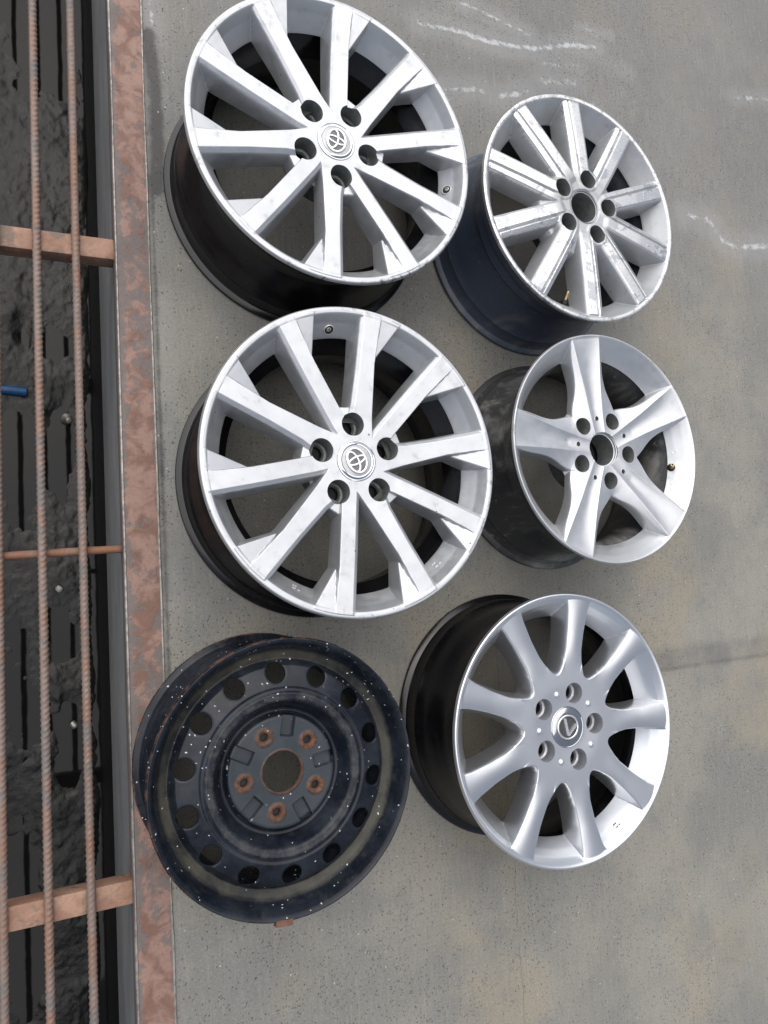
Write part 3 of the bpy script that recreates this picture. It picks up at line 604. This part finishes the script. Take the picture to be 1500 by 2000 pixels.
def place(parts, root, h, z0=-24, pad=70):
    for n, m, rz in parts: link(n, m, root, rad(rz))
    link('mounting_pad', sharp_lathe('mounting_pad', mm([(34, z0 - 46), (34, z0 - 62), (pad, z0 - 62), (pad + 2, z0 - 58), (pad + 5, z0 - 16), (pad - 4, z0 - 13)], h), M['well'], 64), root)
# wheel one and two: same casting
R12, H12 = 244.5, .2160
parts_ten = build_parts(H_ten, 31.0, R12, -44.0, LUG_A, 18.6, H12, M['s1'], M['s1r'], 10, A_OFF, 2, [M['well'], M['well'], M['dark']], 25)
bar12 = sharp_lathe('barrel', barrel_profile(R12 * .001, H12, .046), M['b1'], 200, 30)
cap12 = sharp_lathe('center_cap', mm([(33.2, -15), (33.0, -12.4), (31.6, -10.6), (30.6, -10.4), (29.6, -11.2), (28.2, -10.2), (26.6, -9.4), (25.0, -9.8), (24.4, -10.6), (22.5, -10.2), (0.02, -9.4)], H12), [M['chrome'], M['capgrey']], 72, 25, [0] * 8 + [1] * 2)
def valve_hole(root, r_mm, ang, z_mm, h, tilt, bolt=True):
    pr = [(9.0, -1.5), (8.8, .7), (8.2, 1.3), (7.4, 1.2), (7.2, .5), (0.02, .5)]
    g = link('valve_hole', sharp_lathe('valve_hole', [(a_ * .001, b_ * .001) for a_, b_ in pr], [M['mark'], M['dark']], 32, 40, [0, 0, 0, 1, 1]), root)
    g.rotation_euler = (0, rad(-tilt), rad(ang)); g.location = (r_mm * .001 * math.cos(rad(ang)), r_mm * .001 * math.sin(rad(ang)), h + z_mm * .001)
    if bolt:
        link('valve_stem', sharp_lathe('valve_stem', [(.0042, .0002), (.0042, .0022), (.0034, .0028), (.0022, .0028), (.0020, .0012), (.00005, .0012)], [M['tin']], 20, 40), g, loc=(.001, .0008, 0))
    return g
def cast_marks(root, r_mm, ang, z_mm, h, tilt, sizes, mat):
    for k, (dx, dy, w_, l_) in enumerate(sizes):
        o_ = link('cast_mark', box_mesh('cast_mark', -w_ / 2000, w_ / 2000, -l_ / 2000, l_ / 2000, -.0015, .0007, mat, .0003), root)
        r_ = (r_mm + dx) * .001; an = rad(ang) + dy / r_mm
        o_.rotation_euler = (0, rad(-tilt), an); o_.location = (r_ * math.cos(an), r_ * math.sin(an), h + (z_mm + dx * math.tan(rad(tilt))) * .001)
def ten_wheel(loc, spin, emb, label, vang, marks):
    w = empty('alloy_wheel', loc, rad(spin)); tag(w, label, 'wheel', 'car wheels laid out on the concrete')
    place(parts_ten, w, H12); link('barrel', bar12, w)
    c = link('center_cap', cap12, w); z = H12 - .0090
    link('cap_field', sharp_lathe('cap_field', mm([(20.6, -10.2), (20.2, -9.2), (0.02, -8.9)], H12), M['capfield'], 64), c).scale = (.80, 1.0, 1.0)
    c.rotation_euler[2] = rad(emb - spin)            # local +X of the cap is the emblem's top
    emblem_ring('emblem_ring', ell(0, 0, 15.6, 19.6), 2.3, z, M['badge'], c)
    emblem_ring('emblem_ring', ell(0, 0, 14.6, 5.4), 2.0, z + .0004, M['badge'], c)
    emblem_ring('emblem_ring', ell(6.0, 0, 8.6, 16.4), 2.0, z + .0003, M['badge'], c)
    valve_hole(w, 216, vang - spin, -29.5, H12, 50)
    for mk in marks: cast_marks(w, 216, mk - spin, -30, H12, 52, [(-3, -6, 2, 3), (-3, -2, 2, 3), (2, -5, 2, 6), (2, 3, 2, 4)], M['mark'])
    return w
ten_wheel((.4288, .7172, 0), -32.5, 164.0, 'bright silver ten-spoke alloy wheel at the top left, cut off by the photo edge', -9.5, [])
ten_wheel((.4299, .1905, 0), 0.0, 204.0, 'bright silver ten-spoke alloy wheel lying above the black steel wheel', 97.0, [-49.8, -118])

# wheel four: corroded ridge-spoke wheel
R4, H4 = 227.0, .2070
w4 = empty('alloy_wheel', (.9337, .6888, 0)); tag(w4, 'corroded silver ten-spoke alloy wheel with peeling lacquer and open centre, upper right', 'wheel', 'car wheels laid out on the concrete')
place(build_parts(H_ridge, 32.0, R4, -40.0, LUG_4, 17.6, H4, M['s4'], M['s4r'], 10, S4, 2, [M['well'], M['well'], M['dark']], 34, .80, 6), w4, H4, -26)
link('barrel', sharp_lathe('barrel', barrel_profile(R4 * .001, H4, .034), M['b4'], 200, 30), w4)
link('center_bore', sharp_lathe('center_bore', mm([(32.3, 1.6), (31.4, .6), (31.0, -2.0), (29.4, -2.2), (29.0, -5), (29.0, -60), (31, -61)], H4), [M['s4'], M['well']], 72, 30, [0, 0, 0, 1, 1, 1]), w4)
def stem(root, r_mm, ang, z_mm, h, lean, mats=None):
    g = link('valve_stem', sharp_lathe('valve_stem', [(.0075, -.004), (.0078, .0), (.0065, .003), (.0045, .0045), (.0042, .012), (.0036, .0125), (.0036, .020), (.0031, .0215), (.0018, .0215), (.0018, .018), (.00005, .018)], [M['rubber'], M['brass'], M['dark']], 24, 35, [0, 0, 0, 1, 1, 1, 1, 1, 2, 2]), root)
    g.rotation_euler = (0, rad(-lean), rad(ang)); g.location = (r_mm * .001 * math.cos(rad(ang)), r_mm * .001 * math.sin(rad(ang)), h + z_mm * .001); return g
stem(w4, 176, -99.3, -48, H4, 62)

# wheel five: five dished spokes
R5, H5 = 216.5, .2080
w5 = empty('alloy_wheel', (.9406, .2214, 0)); tag(w5, 'silver five-spoke alloy wheel with open centre and dirty black barrel, middle of right column', 'wheel', 'car wheels laid out on the concrete')
place(build_parts(H_five, 33.0, R5, -38.0, LUG_5, 16.2, H5, M['s5'], M['s5r'], 5, S5, 1, [M['well'], M['well'], M['well']], 26, .95, 4), w5, H5, -38)
link('barrel', sharp_lathe('barrel', barrel_profile(R5 * .001, H5, .036), M['b5'], 200, 30), w5)
link('center_bore', sharp_lathe('center_bore', mm([(33.3, -21.2), (32.2, -22), (31.8, -25.5), (29.8, -26), (29.6, -30), (29.4, -70), (31, -71)], H5), [M['s5'], M['well']], 72, 30, [0, 0, 0, 1, 1, 1]), w5)
for k in range(5):
    an = rad(S5 + 72 * k); zc = (H_five(np.array([59.5 * math.cos(an)]), np.array([59.5 * math.sin(an)]))[0][0])
    link('bolt_hole', sharp_lathe('bolt_hole', [(.0050, -.0008), (.0047, .0005), (.0042, .0008), (.0040, .0004), (.00005, .0004)], [M['s5'], M['dark']], 24, 40, [0, 0, 1, 1]), w5, loc=(.0595 * math.cos(an), .0595 * math.sin(an), H5 + zc * .001))
stem(w5, 183, -9.7, -32, H5, 40)
for an in (0.3, -18.9): cast_marks(w5, 188, an, -26.5, H5, 50, [(-3, -3, 2, 5), (2, 0, 2, 7)], M['mark'])

# wheel six: nine smooth spokes, badge cap
R6, H6 = 229.0, .2050
w6 = empty('alloy_wheel', (.7954, -.2671, 0)); tag(w6, 'dark silver nine-spoke alloy wheel with chrome badge cap, lower right', 'wheel', 'car wheels laid out on the concrete')
place(build_parts(H_nine, 34.6, R6, -46.0, LUG_6, 17.6, H6, M['s6'], M['s6r'], 9, S6, 1, [M['well6'], M['well6'], M['dark']], 20, .60, 14), w6, H6, -24)
link('barrel', sharp_lathe('barrel', barrel_profile(R6 * .001, H6, .034), M['b1'], 200, 30), w6)
c6 = link('center_cap', sharp_lathe('center_cap', mm([(35.2, -14), (34.6, -10.0), (33.6, -9.2), (32.4, -9.6), (26, -8.4), (22.4, -8.2), (21.8, -9.4), (0.02, -9.4)], H6), [M['chrome6'], M['field6']], 80, 25, [0] * 5 + [1] * 2), w6)
emblem_ring('emblem_ring', [q for q in ell(0, 0, 20.8, 19.4)], 2.0, H6 - .0078, M['badge'], c6)
def prism(name, poly, z0, z1, mat, parent, inset=.5):
    P = np.array(poly, float); cen = P.mean(0); n = len(P); top = P + (cen - P) / np.linalg.norm(cen - P, axis=1)[:, None] * inset
    V = np.concatenate([np.c_[P, np.full(n, z0)], np.c_[top, np.full(n, z1)]]) * .001; V[:, 2] += 0
    import bmesh
    bm = bmesh.new(); vs_ = [bm.verts.new(v) for v in V]
    for k in range(n): bm.faces.new((vs_[k], vs_[(k + 1) % n], vs_[n + (k + 1) % n], vs_[n + k]))
    bm.faces.new(vs_[n:]); me_ = bpy.data.meshes.new(name); bm.normal_update(); bm.to_mesh(me_); bm.free(); me_.materials.append(mat); return link(name, me_, parent)
zz = H6 * 1000
prism('emblem_letter', [(-4.2, -13.5), (1.8, -14.6), (-3.2, 15.8), (-9.2, 16.8)], zz - 9.4, zz - 6.6, M['badge'], c6, .7)
prism('emblem_letter', [(-3.6, -14.4), (1.0, -15.4), (20.9, 1.6), (20.4, 5.0), (16.5, 4.4)], zz - 9.4, zz - 6.9, M['badge'], c6, .6)
for k in range(5):
    an = rad(34.6 + 72 * k); zc = H_nine(np.array([59.0 * math.cos(an)]), np.array([59.0 * math.sin(an)]))[0][0]
    link('hub_stud', lathe_mesh('hub_stud', [(.0062, -.0008), (.0056, .0010), (.0044, .0022), (.0024, .0029), (.00005, .0031)], M['s6r'], 24), w6, loc=(.059 * math.cos(an), .059 * math.sin(an), H6 + zc * .001))
cast_marks(w6, 206, -62.0, -19, H6, 48, [(-2, -6, 1.6, 3), (-2, -2, 1.6, 4), (2, -4, 1.6, 5), (2, 2, 1.6, 4)], M['dark'])

# wheel three: pressed steel wheel
R3, H3 = 198.7, .1800
LUG_3 = lugs_xy(58.0, 43.3); HOLES = [(146.0 * math.cos(rad(92 - 360 / 14 * k)), 146.0 * math.sin(rad(92 - 360 / 14 * k))) for k in range(14)]
def H_steel(X, Y):
    r = np.hypot(X, Y)
    z = prof(r, [0, 30, 31.5, 33, 78, 81, 85, 88, 92, 104, 107, 116, 119, 122, 126, 156, 163, 166, 176, 180, 186.5, 190, 193, 196.3, 198, 198.7], [-34, -34, -33.2, -34.5, -34.0, -35, -44, -46, -45, -20, -17, -16, -19.0, -20.5, -19.0, -29, -39, -41, -35, -30, -11, -4.6, -1.6, 0, -1.6, -9], 1.6)
    zone = np.zeros(X.shape)
    for k in range(5):
        s, t = lobes(X, Y, 79.3 + 72 * k)
        m = np.clip((s - 50) / 2.5, 0, 1) * np.clip((88 - s) / 4, 0, 1) * np.clip((10.5 - np.abs(t)) / 1.6, 0, 1); z = z - 9.0 * m * m * (3 - 2 * m) * (r < 84)
        u, v = lobes(X, Y, 43.3 + 72 * k); d = np.hypot(u - 58, v); z = z + 1.6 * np.clip((15 - d) / 4, 0, 1) - 2.4 * np.clip((10 - d) / 4, 0, 1); zone = np.maximum(zone, np.clip((15.5 - d) / 3.0, 0, 1))
    for (hx, hy) in HOLES:
        d = np.hypot(X - hx, Y - hy); z = z - 1.2 * np.clip((18.5 - d) / 3.5, 0, 1) ** 2
    # flat pressed pad on the lip near the tab
    return z, np.where(r > 168, 1, 0), zone
S3 = surface(H_steel, 30.5, R3, None, [(x, y, 7.0) for x, y in LUG_3] + [(x, y, 15.2) for x, y in HOLES]); lq, lt = face_label(S3)
w3 = empty('steel_wheel', (.302, -.2696, .0027)); tag(w3, 'black pressed steel wheel with round holes, rust and white paint specks, on the rail', 'wheel', 'car wheels laid out on the concrete')
w3.rotation_euler = (0, rad(.35), 0)
link('wheel_disc', piece(S3, 'wheel_disc', lq == 0, lt == 0, M['s3'], H3), w3); link('rim', piece(S3, 'rim', lq == 1, lt == 1, M['s3'], H3), w3)
m = well_mesh(S3, LUG_3[0][0], LUG_3[0][1], 7.0, H3, 4, [M['rust'], M['rust'], M['dark']], .9, 6)
for c in range(5): link('lug_hole', m, w3, rad(72 * c))
def edge_ring(cx_, cy_, cr, h, dep):
    aa = np.linspace(0, 2 * np.pi, 40, endpoint=False); rings = []
    zt = H_steel(cx_ + cr * np.cos(aa), cy_ + cr * np.sin(aa))[0]
    for rr2, dz in ((cr + .2, .05), (cr - .3, -.5), (cr - .3, -dep), (cr + 1.5, -dep - .5)): rings.append(np.stack([cx_ + rr2 * np.cos(aa), cy_ + rr2 * np.sin(aa), zt + dz], -1))
    V = np.concatenate(rings) * .001; V[:, 2] += h; i, j = np.meshgrid(np.arange(3), np.arange(40), indexing='ij'); j2 = (j + 1) % 40
    return np_mesh('vent_hole', V, np.stack([i * 40 + j, i * 40 + j2, (i + 1) * 40 + j2, (i + 1) * 40 + j], -1).reshape(-1, 4), [], M['s3'])
m = edge_ring(HOLES[0][0], HOLES[0][1], 15.2, H3, 4.0)
for c in range(14): link('vent_hole', m, w3, rad(-360 / 14 * c))
link('center_bore', sharp_lathe('center_bore', mm([(30.6, -33.4), (30.2, -35), (30.2, -40), (32, -41)], H3), M['rust'], 72, 40), w3)
link('barrel', sharp_lathe('barrel', barrel_profile(.1985, H3, .033, face=.016, lipdrop=.0088), M['b3'], 200, 30), w3)
def lip_tab(ang, w_, mat, name, r0, r1, z0, z1):
    a0 = np.linspace(-w_ / 2, w_ / 2, 9) / 198 + rad(ang); V = []
    for q in a0:
        for r_, z_ in ((r0, z1 - .8), (r0 + .8, z1), (r1 - .8, z1), (r1, z1 - .8), (r1, z0), (r1 - 1.2, z0), (r1 - 1.2, z1 - 1.4), (r0, z1 - 1.4)): V.append((r_ * math.cos(q), r_ * math.sin(q), z_))
    V = np.array(V) * .001; V[:, 2] += H3
    q = [(i * 8 + k, (i + 1) * 8 + k, (i + 1) * 8 + (k + 1) % 8, i * 8 + (k + 1) % 8) for i in range(8) for k in range(8)] + [tuple(range(3, -1, -1)), tuple(range(7, 3, -1)), tuple(64 + k for k in range(4)), tuple(64 + k for k in range(4, 8))]
    return link(name, np_mesh(name, V, q, [], mat, smooth=False), w3)
lip_tab(-95.0, 25, M['rust'], 'weight_clip', 194, 202.5, -10, 1.4)['label'] = 'rusty balance weight clip on the lip'
